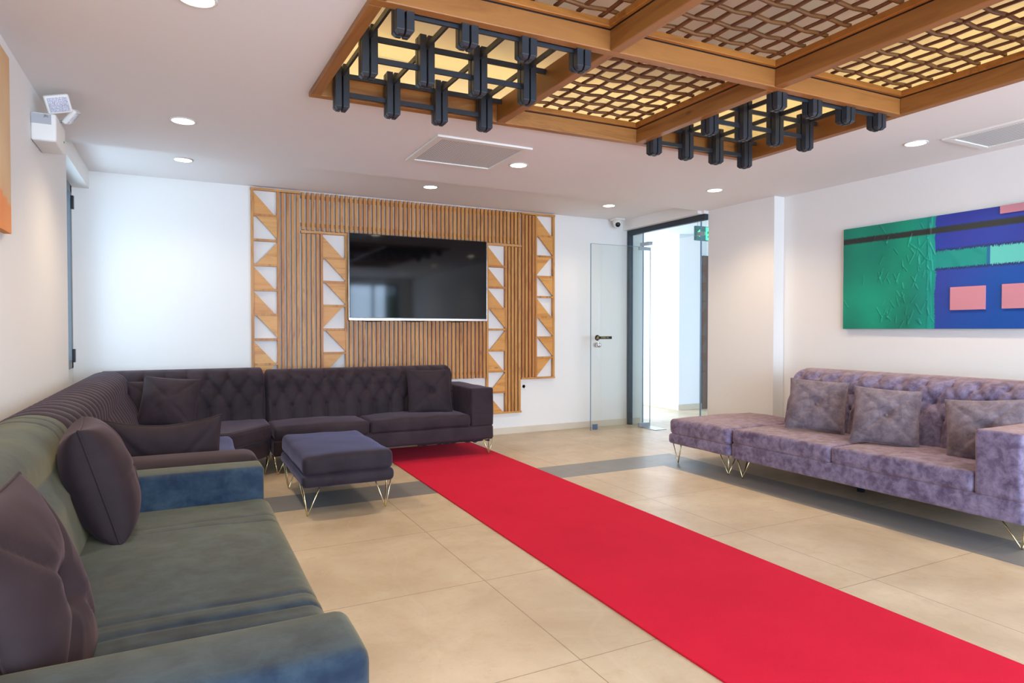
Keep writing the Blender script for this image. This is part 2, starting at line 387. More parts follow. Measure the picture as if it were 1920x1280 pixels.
# woven lath panels
cells = [(1, 0)] + [(c, r) for r in (1, 2) for c in (0, 1, 2)]
for (c, r) in cells:
    x0, x1 = XB[c] + BW_, XB[c + 1]; y0, y1 = YB[r + 1] + .05, YB[r]
    m = MB()
    for (a, b_, d, e_) in ((x0, x1, y0, y0 + .022), (x0, x1, y1 - .022, y1), (x0, x0 + .022, y0 + .022, y1 - .022), (x1 - .022, x1, y0 + .022, y1 - .022)):
        m.box(a, b_, d, e_, 2.556, 2.588, None, W)
    pn = m.build('lattice_panel', TRIM, fr, bevel=.003)
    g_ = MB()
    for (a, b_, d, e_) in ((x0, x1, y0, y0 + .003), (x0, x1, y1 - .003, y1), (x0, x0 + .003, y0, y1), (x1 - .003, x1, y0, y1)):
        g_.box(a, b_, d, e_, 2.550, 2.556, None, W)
    g_.build('groove_shade_strip', GPLAS, pn)  # black strip added as the shade in the groove between beam and trim
    nx_, ny_ = 9, 9; wv = .0042; m = MB(); m2 = MB()
    def strip(mb, horiz, k):
        vs = []; fs = []; N = 66; L0, L1 = ((x0, x1) if horiz else (y0, y1)); tot = (y1 - y0) if horiz else (x1 - x0); n = ny_ if horiz else nx_; sp = tot / n
        cc = (y0 if horiz else x0) + sp * (k + .5); hw = .0105; ph = PI * (k % 2)
        spc = (x1 - x0) / nx_ if horiz else (y1 - y0) / ny_
        for i in range(N + 1):
            s = L0 + (L1 - L0) * i / N; u = (s - L0) / spc
            z = 2.600 + (wv if horiz else -wv * .35) * math.sin(PI * u + ph) ; side = .0015 * math.sin(PI * u + ph + .6)
            for dz in (-.0075 if horiz else -.005, .0075 if horiz else .005):
                for dd in (-hw * (.6 if horiz else .85), hw * (.6 if horiz else .85)):
                    p = (s, cc + dd + side, z + dz) if horiz else (cc + dd, s, z + dz)
                    vs.append(W(*p))
            if i < N:
                q0 = i * 4; q1 = q0 + 4
                fs += [(q0, q0 + 1, q1 + 1, q1), (q0 + 2, q1 + 2, q1 + 3, q0 + 3), (q0, q1, q1 + 2, q0 + 2), (q0 + 1, q0 + 3, q1 + 3, q1 + 1)]
        mb.add(vs, fs)
    for k in range(ny_): strip(m, True, k)
    for k in range(nx_): strip(m2, False, k)
    m.build('woven_laths_across', LATH, pn, True); m2.build('woven_laths_along', LATHY, pn, True)
# LED strips lying on the recess ledge
LED = emis('warm_led', (1.0, .85, .42, 1), 4.5)
for nm, bx in (('rear edge', (.55, 3.9, 3.78, 3.80)), ('left edge', (.46, .48, .0, 3.7)), ('right edge', (3.96, 3.98, .0, 3.7)), ('near edge', (.55, 3.9, -.06, -.04))):
    m = MB(); m.box(*bx, 2.60, 2.612)
    tag(m.build('led_strip', LED), 'warm glowing LED strip hidden above the %s of the timber ceiling frame' % nm, 'led strip')

# ------------------------------------------------------------------ black pendant lattice fixtures
def pendant_mesh():
    m = MB()
    for sx in (-1, 1):
        for sy in (-1, 1):
            cx, cy = sx * .0205, sy * .0205; h = .0165; ch = .012
            vs = [(cx - h, cy - h, 2.61), (cx + h, cy - h, 2.61), (cx + h, cy + h, 2.61), (cx - h, cy + h, 2.61),
                  (cx - h, cy - h, 2.372 + ch), (cx + h, cy - h, 2.372 + ch), (cx + h, cy + h, 2.372 + ch), (cx - h, cy + h, 2.372 + ch),
                  (cx - h + (ch if sx < 0 else 0), cy - h + (ch if sy < 0 else 0), 2.37), (cx + h - (ch if sx > 0 else 0), cy - h + (ch if sy < 0 else 0), 2.37),
                  (cx + h - (ch if sx > 0 else 0), cy + h - (ch if sy > 0 else 0), 2.37), (cx - h + (ch if sx < 0 else 0), cy + h - (ch if sy > 0 else 0), 2.37)]
            fs = [(0, 1, 2, 3), (11, 10, 9, 8)]
            for a in (0, 4):
                fs += [(a + i, a + 4 + i, a + 4 + (i + 1) % 4, a + (i + 1) % 4) for i in range(4)]
            m.add(vs, fs)
    return m
for (xs0, lab, xe0, xe1) in ((.769, 'black slatted block ceiling light fixture in the leftmost open bay of the timber frame', .682, 1.712), (2.838, 'black slatted block ceiling light fixture in the right open bay of the timber frame', 2.802, 3.755)):
    t = thing('ceiling_light_fixture', lab, 'ceiling light', (xs0 + .415, 3.0, 2.37), 'black block ceiling fixtures')
    XSP = .277 if xs0 < 1 else .270; rows = (3.50, 2.99, 2.50)
    bars = MB()
    for y in rows:
        for z, a, c in ((2.545, xe0, xe1), (2.447, xs0, xs0 + 3 * XSP)):
            bars.box(a, c, y - .006, y + .006, z, z + .026, None, W)
    for k in range(4):
        x = xs0 + k * XSP; bars.box(x - .006, x + .006, 2.483, 3.568, 2.545, 2.571, None, W)
    bars.build('bar_grid', BLACK, t)
    first = None
    for y in rows:
        for k in range(4):
            p = W(xs0 + k * XSP, y, 0); loc = Vector(p) - Vector(t.location)
            if first is None:
                m = pendant_mesh(); first = m.build('hanging_block', BLACK, t, local=True, bevel=.0015); first.location = loc
            else: copy(first, t, loc)

# ------------------------------------------------------------------ downlights, vents, camera, emergency lamp
DL = emis('downlight_glow', (1.0, .90, .72, 1), 9)
dls = [(.064, 2.814, ZC, 'round recessed downlight nearest the upper left edge of the ceiling view'), (.02, 4.491, ZC, 'round recessed downlight beside the white emergency lamp'),
       (.024, 5.892, ZR, 'round recessed downlight in the bright ceiling strip by the left window'), (2.352, 4.505, ZC, 'round recessed downlight touching the corner of the central air vent'),
       (2.143, 5.931, ZR, 'round recessed downlight straight above the television'), (4.221, 5.923, ZR, 'round recessed downlight beside the dome camera'),
       (4.379, 4.491, ZC, 'round recessed downlight in front of the glass entrance pier'), (4.513, 2.739, ZC, 'round recessed downlight beside the right wall air vent'),
       (.1, 1.0, ZC, ''), (4.5, .9, ZC, ''), (2.2, -.9, ZC, ''), (0.1, -1.2, ZC, ''), (4.5, -1.2, ZC, '')]
src = None
for i, (x, y, z, lab) in enumerate(dls):
    if not lab: lab = 'round recessed downlight in the ceiling behind the viewer'
    t = thing('downlight', lab, 'downlight', (x, y, z), 'recessed ceiling downlights')
    if src is None:
        m = MB(); m.lathe([(.062, -.0005), (.075, -.001), (.076, -.004), (.064, -.007), (.062, -.0005)], n=40)
        a = m.build('rim', WPLAS, t, True, local=True); m = MB(); m.lathe([(.0005, -.001), (.062, -.001), (.062, -.0045), (.0005, -.0045)], n=40); c_ = m.build('diffuser', DL, t, local=True); src = (a, c_)
    else:
        for s_ in src: copy(s_, t)
    l = bpy.data.lights.new('downlight_beam', 'SPOT'); l.energy = 30 if z < 2.5 or True else 0; l.color = WARM; l.spot_size = math.radians(135); l.spot_blend = .9; l.shadow_soft_size = .06
    if y > 5.5: l.energy = 13
    lo = bpy.data.objects.new('downlight_beam', l); COL.objects.link(lo); lo.parent = t; lo.location = (0, 0, -.02)
MESH = NT('perforated_grille')
vo = MESH.n('ShaderNodeTexVoronoi', voronoi_dimensions='2D'); MESH.set(vo.inputs['Vector'], MESH.map(MESH.obj(), (62, 62, 62))); vo.inputs['Randomness'].default_value = 0; vo.inputs['Scale'].default_value = 1
MESH.P(Base_Color=MESH.mix(MESH.ramp(vo.outputs['Distance'], [(.22, (1, 1, 1)), (.34, (0, 0, 0))]), rgb(226, 226, 222), rgb(96, 100, 102)), Roughness=.5); MESH = MESH.m
for (x0, x1, y0, y1, lab) in ((1.512, 2.225, 4.04, 4.735, 'square perforated white air vent in the ceiling beside the timber frame'), (4.565, 5.08, 1.90, 2.60, 'perforated white air vent in the ceiling close to the right wall')):
    t = thing('ceiling_vent', lab, 'air vent', ((x0 + x1) / 2, (y0 + y1) / 2, ZC), 'ceiling air vents')
    m = MB()
    bw = .052
    for (a, b_, c, d) in ((x0, x1, y0, y0 + bw), (x0, x1, y1 - bw, y1), (x0, x0 + bw, y0 + bw, y1 - bw), (x1 - bw, x1, y0 + bw, y1 - bw)): m.box(a, b_, c, d, ZC - .014, ZC)
    m.build('frame', WPLAS, t, bevel=.003); m = MB(); m.box(x0 + bw, x1 - bw, y0 + bw, y1 - bw, ZC - .006, ZC); m.build('grille', MESH, t)
t = thing('security_camera', 'small white dome security camera with black lens under the ceiling corner', 'security camera', (4.80, 6.56, ZR))
m = MB(); m.box(4.735, 4.875, 6.50, 6.63, 2.545, ZR); m.build('mount', WPLAS, t, bevel=.006)
m = MB(); m.lathe([(.055, 0), (.056, -.03), (.052, -.055), (.038, -.078), (.015, -.09), (.001, -.092)], (4.80, 6.56, 2.547), 32); m.build('housing', WPLAS, t, True)
Mc = Vector((-.42, -.82, -.36)).to_track_quat('Z', 'Y').to_matrix()
m = MB(); m.lathe([(.001, .059), (.026, .057), (.031, .046), (.031, .03)], Vector((4.80, 6.56, 2.505)), 28, Mc); m.build('lens', GPLAS, t, True)
# emergency light
t = thing('emergency_light', 'white two-headed emergency lamp mounted high on the left wall', 'emergency light', (-.69, 4.31, 2.19))
m = MB(); m.rbox(-.69, -.578, 4.16, 4.46, 2.19, 2.337, .012); m.build('body', WPLAS, t, True)
m = MB(); m.box(-.688, -.600, 4.1585, 4.160, 2.278, 2.33); m.build('label', simple('grey_label', rgb(176, 176, 178), .5), t)
def text(name, s, size, loc, rot, mat, parent, ext=.0004):
    c = bpy.data.curves.new(name, 'FONT'); c.body = s; c.size = size; c.extrude = ext; c.align_x = 'CENTER'; c.align_y = 'CENTER'
    tmp = bpy.data.objects.new(name, c); COL.objects.link(tmp); bpy.context.view_layer.update()
    me = bpy.data.meshes.new_from_object(tmp); bpy.data.objects.remove(tmp); bpy.data.curves.remove(c)
    me.materials.clear(); me.materials.append(mat); o = bpy.data.objects.new(name, me); COL.objects.link(o); o.parent = parent
    o.location = Vector(loc) - Vector(parent.location); o.rotation_euler = rot; return o
text('lettering', 'JEL', .016, (-.622, 4.158, 2.32), (PI / 2, 0, 0), GPLAS, t)
LENS = NT('lamp_lens'); LENS.P(Base_Color=LENS.ramp(LENS.noise(LENS.obj(), 220, 2), [(.4, rgb(170, 172, 186)[:3]), (.7, rgb(240, 240, 250)[:3])]), Roughness=.15); LENS = LENS.m
for (cx, cy, cz, nx, ny, nz) in ((-.575, 4.20, 2.402, .30, -.80, -.42), (-.535, 4.36, 2.385, .75, .1, -.55)):
    q_ = Vector((nx, ny, nz)).to_track_quat('Z', 'Y').to_matrix().to_4x4(); Mh = Matrix.Translation((cx, cy, cz)) @ q_ @ Matrix.Rotation(.35, 4, 'Z')
    m = MB(); m.rbox(-.058, .058, -.048, .048, -.016, .012, .010); m.xf(Mh); h = m.build('lamp_head', WPLAS, t, True)
    m = MB(); m.rbox(-.046, .046, -.037, .037, .010, .015, .004); m.xf(Mh); m.build('lens', LENS, h, True)
    m = MB(); m.tube([(cx, cy, cz), (-.62, 4.25 if cy < 4.3 else 4.36, 2.33)], .007); m.build('neck', STEEL, h, True)
m = MB(); m.lathe([(.001, .0), (.006, 0), (.006, .002), (.001, .003)], (-.5775, 4.40, 2.25), 12, Matrix.Rotation(PI / 2, 3, 'Y')); m.build('indicator', simple('green_indicator', rgb(70, 150, 90), .4), t)

# ------------------------------------------------------------------ timber wall panel behind the television
pw = thing('slatted_wall_panel', 'honey pine slat panel with triangular inlays on the wall around the television', 'wall panel', (2.28, 6.684, .25))
YF, YK = 6.642, 6.684
ZT = 2.556
def slats(x0, x1, z0, z1, n, backer=True):
    m = MB(); p = (x1 - x0) / n; wd = .0285
    for i in range(n):
        a = x0 + p * i + (p - wd) / 2; j = random.uniform(-.0012, .0012)
        m.box(a + j, a + j + wd, YF, YK - .012, z0 + random.uniform(0, .004), z1 - random.uniform(0, .004))
    m.build('slat_section', PW, pw, bevel=.0015)
    if backer:
        m = MB()
        for z in (z0 + .04, z1 - .06): m.box(x0, x1, YK - .012, YK, z, z + .035)
        m.build('backing_rail', PWX, pw)
slats(1.056, 3.505, 2.182, ZT, 52)
slats(.866, 1.052, .64, 2.53, 4, False); slats(3.510, 3.690, .645, 2.53, 4, False)
slats(1.056, 1.240, .26, 2.152, 4, False); slats(3.328, 3.505, .26, 2.152, 4, False)
slats(1.520, 3.060, .655, 1.345, 33)
m = MB()
m.box(.595, 1.056, YF - .004, YK, 2.534, ZT); m.box(3.505, 3.958, YF - .004, YK, 2.534, ZT)
m.box(1.056, 1.52, YF - .004, YK, 2.153, 2.178); m.box(3.060, 3.508, YF - .004, YK, 2.153, 2.178)
m.box(.866, 1.052, YF - .004, YK, .625, .641); m.box(3.508, 3.958, YF - .004, YK, .625, .645)
m.box(1.056, 1.243, YF - .004, YK, .242, .262); m.box(3.062, 3.510, YF - .004, YK, .242, .262)
m.build('cap_rail', PWX, pw, bevel=.0015)
def ladder(x0, x1, z0, z1, tris, wl=.024, wr=.026):
    m = MB(); m.box(x0, x0 + wl, YF, YK, z0, z1); m.box(x1 - wr, x1, YF, YK, z0, z1)
    n = len(tris); p = (z1 - z0) / n
    for i in range(n + 1):
        z = z1 - p * i
        if 0 < i: m.box(x0 + wl, x1 - wr, YF + .002, YK, z - (.011 if i < n else 0), z + .011)
    lf = m.build('ladder_frame', PW, pw, bevel=.0015)
    a, b_ = x0 + wl, x1 - wr
    for i, k in enumerate(tris):
        zt, zb = z1 - p * i - .011, z1 - p * (i + 1) + .011; s = (b_ - a) * .88
        ca = {'LL': [(a, zb), (a + s, zb), (a, zt - .01)], 'UR': [(b_, zt), (b_ - s, zt), (b_, zb + .01)],
              'LR': [(b_, zb), (b_, zt - .01), (b_ - s, zb)], 'UL': [(a, zt), (a, zb + .01), (a + s, zt)]}[k]
        m = MB(); vs = [(x, YF + .006, z) for x, z in ca] + [(x, YF + .022, z) for x, z in ca]
        m.add(vs, [(0, 1, 2), (5, 4, 3), (0, 3, 4, 1), (1, 4, 5, 2), (2, 5, 3, 0)]); m.build('triangular_inlay', TRI, lf)
ladder(.599, .859, .63, 2.536, 'LL UR LR LL LL UR LL UL'.split())
ladder(1.243, 1.513, .25, 2.155, 'LL UR UR UL UR UL LL UR'.split())
ladder(3.063, 3.324, .25, 2.155, 'LL LL LL UR LR LL LR LL'.split())
ladder(3.690, 3.954, .635, 2.536, 'LL UR UL UR LL UR UR UL'.split())
# television
t = thing('television', 'large black flat screen television on the slatted wall panel', 'television', (2.275, 6.62, 1.29))
m = MB(); m.box(1.510, 3.040, 6.59, 6.628, 1.300, 2.180); m.build('casing', GPLAS, t, bevel=.004)
sm = NT('tv_screen'); sm.P(Base_Color=rgb(6, 6, 8), Roughness=.06, Specular_IOR_Level=.32); sm.bump(sm.noise(sm.obj(), 1.1, 2), .012, .05)
m = MB(); m.box(1.521, 3.030, 6.587, 6.591, 1.326, 2.172); m.build('screen', sm.m, t)
m = MB(); m.box(1.512, 3.038, 6.580, 6.600, 1.296, 1.320); m.box(1.508, 1.513, 6.585, 6.63, 1.3, 2.18); m.box(3.038, 3.043, 6.585, 6.63, 1.3, 2.18); m.build('trim_bar', CHROME, t, bevel=.002)
for a in (1.60, 2.05, 2.55):
    m = MB(); m.tube([(a, 6.61, 1.30), (a + .1, 6.61, 1.286), (a + .22, 6.61, 1.288), (a + .3, 6.61, 1.30)], .004)
    m.build('cable', GPLAS, t, True)
m = MB(); m.box(2.0, 2.5, 6.628, 6.642, 1.5, 1.9); m.build('mount', GPLAS, t)
# wall socket
t = thing('wall_socket', 'white wall socket low beside the slatted wall panel', 'socket', (3.554, 6.684, .54))
m = MB(); m.box(3.514, 3.594, 6.674, 6.684, .50, .58); m.build('plate', WPLAS, t, bevel=.004)
m = MB(); m.lathe([(.02, .0), (.021, .003), (.018, .003), (.017, -.001)], (3.554, 6.674, .54), 24, Matrix.Rotation(PI / 2, 3, 'X')); m.build('receptacle', simple('socket_grey', rgb(170, 172, 175), .4), t, True)

# ------------------------------------------------------------------ glass entrance
e = struct(bpy.data.objects.new('window_5', None)); COL.objects.link(e); e.location = (5.05, 6, 0)
m = MB(); m.box(5.035, 5.085, 6.615, 6.672, 0, 2.45); m.box(5.035, 5.085, 5.306, 6.615, 2.385, 2.45); m.build('frame', DKMET, e, bevel=.003)
m = MB(); m.box(5.055, 5.065, 6.385, 6.615, .003, 2.385); m.build('side_pane', GLASSB, e)
m = MB(); m.box(5.055, 5.065, 5.40, 6.38, 2.24, 2.385); m.box(5.055, 5.065, 5.306, 5.385, .003, 2.385); m.build('upper_pane', GLASSB, e)
m = MB(); m.box(5.052, 5.068, 6.379, 6.386, .003, 2.385); m.box(5.052, 5.068, 5.384, 5.391, .003, 2.385); m.build('pane_edge', GEDGE, e)
m = MB(); m.box(5.03, 5.09, 6.24, 6.41, 2.225, 2.265); m.box(5.03, 5.09, 5.36, 5.42, 2.225, 2.265); m.build('clamp', STEEL, e, bevel=.003)
t = struct(bpy.data.objects.new('door_1', None)); COL.objects.link(t); t.location = (5.06, 6.36, 0)
Dd = Vector((-.996, .02, 0)).normalized(); A0 = Vector((5.15, 6.36, 0)) ; Lg = .86
def dl(s, z, off=0): return A0 + Dd * s + Vector((0, -1, 0)) * off + Vector((0, 0, z))
def slab(mb, s0, s1, z0, z1, o0, o1):
    vs = [dl(s, z, o) for z in (z0, z1) for o in (o0, o1) for s in (s0, s1)]
    mb.add(vs, [(0, 1, 3, 2), (4, 6, 7, 5), (0, 4, 5, 1), (2, 3, 7, 6), (0, 2, 6, 4), (1, 5, 7, 3)])
m = MB(); slab(m, 0, Lg, .012, 2.21, -.005, .005); m.build('pane', GLASS, t)
m = MB(); slab(m, Lg, Lg + .005, .012, 2.21, -.006, .006); slab(m, -.004, 0, .012, 2.21, -.005, .005); slab(m, 0, Lg, 2.21, 2.213, -.004, .004); m.build('pane_edge', GEDGE, t)
m = MB(); slab(m, 0, .17, 2.17, 2.212, -.016, .016); slab(m, 0, .17, .010, .06, -.016, .016); m.build('clamp', STEEL, t, bevel=.003)
m = MB(); slab(m, Lg - .09, Lg - .03, .02, .085, -.012, .014); slab(m, Lg - .072, Lg - .048, .035, .07, .014, .02); m.build('floor_lock', simple('blue_steel', rgb(110, 136, 170), .3, .6), t, bevel=.003)
for o_ in (.006, -.05):
    m = MB(); p = dl(Lg - .09, 1.02, o_); m.lathe([(.02, 0), (.03, .004), (.03, .03), (.024, .042), (.001, .044)], p, 28, Matrix.Rotation(PI / 2, 3, 'X')); m.build('knob', CHROME, t, True)
m = MB(); p = dl(Lg - .085, 1.105, .006); m.lathe([(.001, 0), (.034, 0), (.034, .003), (.001, .003)], p, 32, Matrix.Rotation(PI / 2, 3, 'X')); slab(m, Lg - .085 - .205, Lg - .085, 1.09, 1.122, .006, .009); st = m.build('push_sign', GPLAS, t)
GOLD = simple('gold_print', rgb(220, 196, 120), .4)
tx = text('lettering', 'İTİNİZ / PUSH', .021, dl(Lg - .085 - .118, 1.106, .0095), (PI / 2, 0, 0), GOLD, t); tx.parent = st; tx.location = dl(Lg - .085 - .118, 1.106, .0095) - Vector(t.location)
m = MB(); c0 = dl(Lg - .085, 1.105, .0102)
def pt(dx, dz): return c0 + Vector((dx, 0, dz))
for ln in (((.004, .020), (.006, .018)), ((.002, .014), (-.004, 0), (-.016, -.018)), ((-.004, 0), (.004, -.010), (.006, -.022)), ((.002, .012), (.012, .004)), ((.002, .012), (-.010, .004)), ((.014, .022), (.016, -.022))):
    m.tube([pt(*q_) for q_ in ln], .0016, 6)
m.build('pictogram', GOLD, st)
for c_ in st.children: pass
st['kind'] = 'thing'
m = MB(); m.box(5.02, 5.20, 6.10, 6.42, 0, .006); tag(m.build('floor_spring_plate', STEEL), 'steel floor spring plate under the glass door pivot', 'floor plate')
# exit sign in the hall
t = thing('exit_sign', 'green illuminated emergency exit sign hanging in the hall behind the glass', 'exit sign', (5.86, 6.22, 2.32))
m = MB(); m.box(5.735, 6.06, 6.20, 6.235, 2.32, 2.50); m.build('housing', simple('sign_teal', rgb(90, 140, 140), .4), t, bevel=.004)
GL = emis('sign_green', (.05, .85, .25, 1), 1.4); WH = emis('sign_mint', (.55, 1, .65, 1), 1.2); DG = simple('sign_dark_green', rgb(10, 90, 50), .5)
m = MB(); m.box(5.90, 6.05, 6.197, 6.2, 2.33, 2.49); m.build('panel', GL, t)
m = MB(); vs = [(5.755, 2.41), (5.80, 2.455), (5.80, 2.43), (5.885, 2.43), (5.885, 2.39), (5.80, 2.39), (5.80, 2.365)]
m.add([(x, 6.196, z) for x, z in vs] + [(x, 6.2, z) for x, z in vs], [(0, 1, 2, 3, 4, 5, 6), tuple(range(13, 6, -1))] + [(i, i + 7, (i + 1) % 7 + 7, (i + 1) % 7) for i in range(7)]); m.build('arrow', GL, t)
m = MB()
for ln in (((5.965, 2.472), (5.967, 2.468)), ((5.968, 2.455), (5.975, 2.415)), ((5.975, 2.415), (5.950, 2.385), (5.925, 2.365)), ((5.975, 2.415), (6.0, 2.39), (6.0, 2.35)), ((5.968, 2.45), (5.935, 2.435), (5.925, 2.41)), ((5.968, 2.45), (6.0, 2.43), (6.02, 2.44))):
    m.tube([(x, 6.194, z) for x, z in ln], .0065, 6)
m.build('running_figure', DG, t)
for x in (5.78, 6.02): m = MB(); m.tube([(x, 6.217, 2.49), (x, 6.217, 2.62)], .003, 6); m.build('hanging_wire', STEEL, t)

# ------------------------------------------------------------------ paintings
def lin(c): return rgb(*c)[:3]
def mixc(a, b_, f): return tuple(x + (y - x) * f for x, y in zip(a, b_))
PAINT = NT('oil_paint'); pa = PAINT.n('ShaderNodeAttribute', attribute_name='Col')
PAINT.P(Base_Color=pa.outputs['Color'], Roughness=.55); PAINT.bump(PAINT.noise(PAINT.obj(), 60, 4, .7), .35, .003); PAINT = PAINT.m
t = thing('painting', 'abstract green and blue painting with pink squares on the right wall', 'painting', (5.22, 2.9, 1.21))
TY0, TY1, TZ0, TZ1 = 3.765, 1.95, 1.208, 2.076
m = MB(); m.box(5.185, 5.219, TY1, TY0, TZ0, TZ1); m.build('canvas_edge', simple('canvas_side', rgb(24, 96, 84), .7), t)
strokes = [(a, b_, a + random.uniform(-.05, .05), b_ + random.choice((-1, 1)) * random.uniform(.03, .1), random.uniform(4e-6, 1.2e-5)) for a, b_ in [(random.uniform(3.0, 3.45) if random.random() < .75 else random.uniform(3.0, 3.74), random.uniform(1.24, 2.0)) for _ in range(70)]]
NU, NV = 420, 200; vs = []; cs = []; fs = []
for j in range(NV + 1):
    for i in range(NU + 1):
        d = (TY0 - TY1) * i / NU; z = TZ0 + (TZ1 - TZ0) * j / NV; y = TY0 - d
        nz = noise.noise(Vector((y * 3, z * 3, 1))); nf = noise.noise(Vector((y * 40, z * 12, 3))); nh = noise.noise(Vector((y * 14, z * 14, 7)))
        xb = 2.985 + .012 * nf + .012 * noise.noise(Vector((y * 6, z * 150, 3)))
        g1, g2 = lin((6, 124, 100)), lin((6, 158, 124)); tl = lin((6, 150, 150))
        c = mixc(g1, g2, max(0, min(1, .5 + nz)))
        if y < 3.2: c = mixc(c, tl, min(1, (3.2 - y) / .3) * .7)
        b1, b2 = lin((46, 62, 152)), lin((8, 76, 160)); relief = .0015 * nh * (1 if y > 2.95 else .4)
        if y < xb:
            c = mixc(b1, b2, max(0, min(1, (xb - y) / .5 + (1.55 - z) * .8 + nz * .4)))
            if z > 1.80: c = mixc(lin((44, 54, 150)), lin((34, 62, 158)), max(0, min(1, .5 + nz)))
            hr = noise.noise(Vector((y * 150, z * 6, 3))); zc0, zc1 = 1.672 + .016 * hr, 1.800 + .018 * hr
            if zc0 - .018 < z < zc1 + .018 and y > 1.99: c = lin((28, 52, 104))
            if zc0 < z < zc1:
                c = lin((16, 140, 132)) if y > 2.625 else (lin((92, 192, 182)) if y < 2.605 and y > 2.03 else lin((20, 100, 150)))
                relief = .004 * nh if y > 2.62 else 0
        if abs(y - (3.03 + .02 * noise.noise(Vector((z * 5, 0, 0))))) < .016: relief += .006 * (noise.noise(Vector((y * 30, z * 9, 5))) + .5)
        for (sy, sz, ey, ez, sw_) in strokes:
            if abs(y - sy) < .16 and abs(z - sz) < .16:
                dx, dz = ey - sy, ez - sz; tt = max(0, min(1, ((y - sy) * dx + (z - sz) * dz) / (dx * dx + dz * dz))); d2 = (y - sy - tt * dx) ** 2 + (z - sz - tt * dz) ** 2
                if d2 < .0004: relief += .006 * math.exp(-d2 / sw_)
        zs = 1.963 + .003 * nf
        k = max(0, min(1, (abs(z - zs) - .018) / .012)); c = mixc(lin((44, 50, 46)) if y > 2.3 else lin((30, 66, 60)), c, k)
        vs.append((5.183 - max(-.001, relief), y, z)); cs.append(c)
for j in range(NV):
    for i in range(NU):
        a = j * (NU + 1) + i; fs.append((a, a + 1, a + NU + 2, a + NU + 1))
m = MB(); m.add(vs, fs); m.c = cs; m.build('paint_surface', PAINT, t, True)
PINK = simple('pink_paint', rgb(200, 134, 146), .7)
for (ya, yb, za, zb) in ((2.869, 2.628, 1.347, 1.520), (2.522, 2.30, 1.349, 1.522), (2.54, 2.2, 2.020, 2.0762)):
    m = MB(); m.box(5.170, 5.1835, yb, ya, za, zb); m.build('pink_block', PINK, t, bevel=.002)
t = thing('painting', 'orange and sand coloured abstract canvas on the left wall', 'painting', (-.69, 3.0, 1.62))
m = MB(); m.box(-.688, -.662, 2.45, 3.545, 1.62, 2.385); m.build('canvas_edge', simple('canvas_orange', rgb(228, 150, 78), .7), t)
vs = []; cs = []; fs = []
for j in range(41):
    for i in range(41):
        y = 2.45 + 1.095 * i / 40; z = 1.62 + .765 * j / 40; n_ = noise.noise(Vector((y * 4, z * 4, 0)))
        zz = 1.80 - (y - 3.2) * .18 + .03 * n_
        c = mixc(lin((226, 190, 140)), lin((214, 168, 118)), .5 + n_) if z > zz else mixc(lin((238, 152, 76)), lin((232, 136, 60)), .5 + n_)
        vs.append((-.6605, y, z)); cs.append(c)
for j in range(40):
    for i in range(40): a = j * 41 + i; fs.append((a, a + 1, a + 42, a + 41))
m = MB(); m.add(vs, fs); m.c = cs; m.build('paint_surface', PAINT, t)

# ------------------------------------------------------------------ carpet runner
m = MB(); pts = []
L = [(1.625, -2.4), (1.632, 1.9), (1.655, 3.5), (1.69, 5.6), (1.70, 6.34)]; R_ = [(2.655, -2.4), (2.665, 1.2), (2.70, 3.3), (2.72, 5.0), (2.73, 6.34)]
m.prism(L + R_[::-1], .0005, .009); tag(m.build('carpet_runner', RUG, bevel=.003), 'long bright red carpet runner crossing the tiled floor', 'carpet')

# ------------------------------------------------------------------ upholstery
def resample(pr, n):
    P = [Vector(p) for p in pr]; d = [0]
    for a, c in zip(P, P[1:]): d.append(d[-1] + (c - a).length)
    out = []; k = 0
    for i in range(n + 1):
        s = d[-1] * i / n
        while k < len(P) - 2 and d[k + 1] < s: k += 1
        f = (s - d[k]) / max(1e-9, d[k + 1] - d[k]); out.append((s, P[k].lerp(P[k + 1], f)))
    return out, d[-1]
def back_profile(d0, z0, d1, z1, r, dback, zb):
    """front foot (d0,z0) leaning to (d1,z1), rolled over the top, down the rear"""
    pr = [(d0, z0), (d0 + (d1 - d0) * .5, z0 + (z1 - z0) * .5 - .0)]
    cz = z1 - r
    pr.append((d1 - .0, cz - .04))
    wd = (dback - d1) / 2; cx = d1 + wd
    for k in range(0, 13):
        a = PI - PI * k / 12
        pr.append((cx + wd * math.cos(a), cz + r * math.sin(a) ** .8))
    pr += [(dback, cz - .1), (dback, zb)]
    return pr
def back_surface(L, prof, disp, ns=110, nt=None, rend=.03, M=Matrix.Identity(4)):
    nt = nt or int(L / .011); pts, tot = resample(prof, ns); vs = []; fs = []
    nrm = []
    for i in range(ns + 1):
        a = pts[max(0, i - 1)][1]; c = pts[min(ns, i + 1)][1]; tt = (c - a).normalized(); nrm.append(Vector((-tt.y, tt.x)))
    for j in range(nt + 1):
        t_ = L * j / nt; e = min(t_, L - t_); ro = 0 if e >= rend else -(rend - math.sqrt(max(0, rend ** 2 - (rend - e) ** 2)))
        for i in range(ns + 1):
            s, p = pts[i]; o_ = disp(s, t_, tot) * min(1, e / .03 + .15) + ro
            q_ = p + nrm[i] * o_
            vs.append(M @ Vector((t_, q_.x, q_.y)))
    w_ = ns + 1
    for j in range(nt):
        for i in range(ns): a = j * w_ + i; fs.append((a, a + w_, a + w_ + 1, a + 1))
    fs.append(tuple(range(w_))); fs.append(tuple(nt * w_ + i for i in range(w_))[::-1])
    fs.append(tuple([j * w_ for j in range(nt, -1, -1)] )+tuple(j * w_ + ns for j in range(nt + 1)))
    m = MB(); m.add(vs, fs); return m, pts, nrm
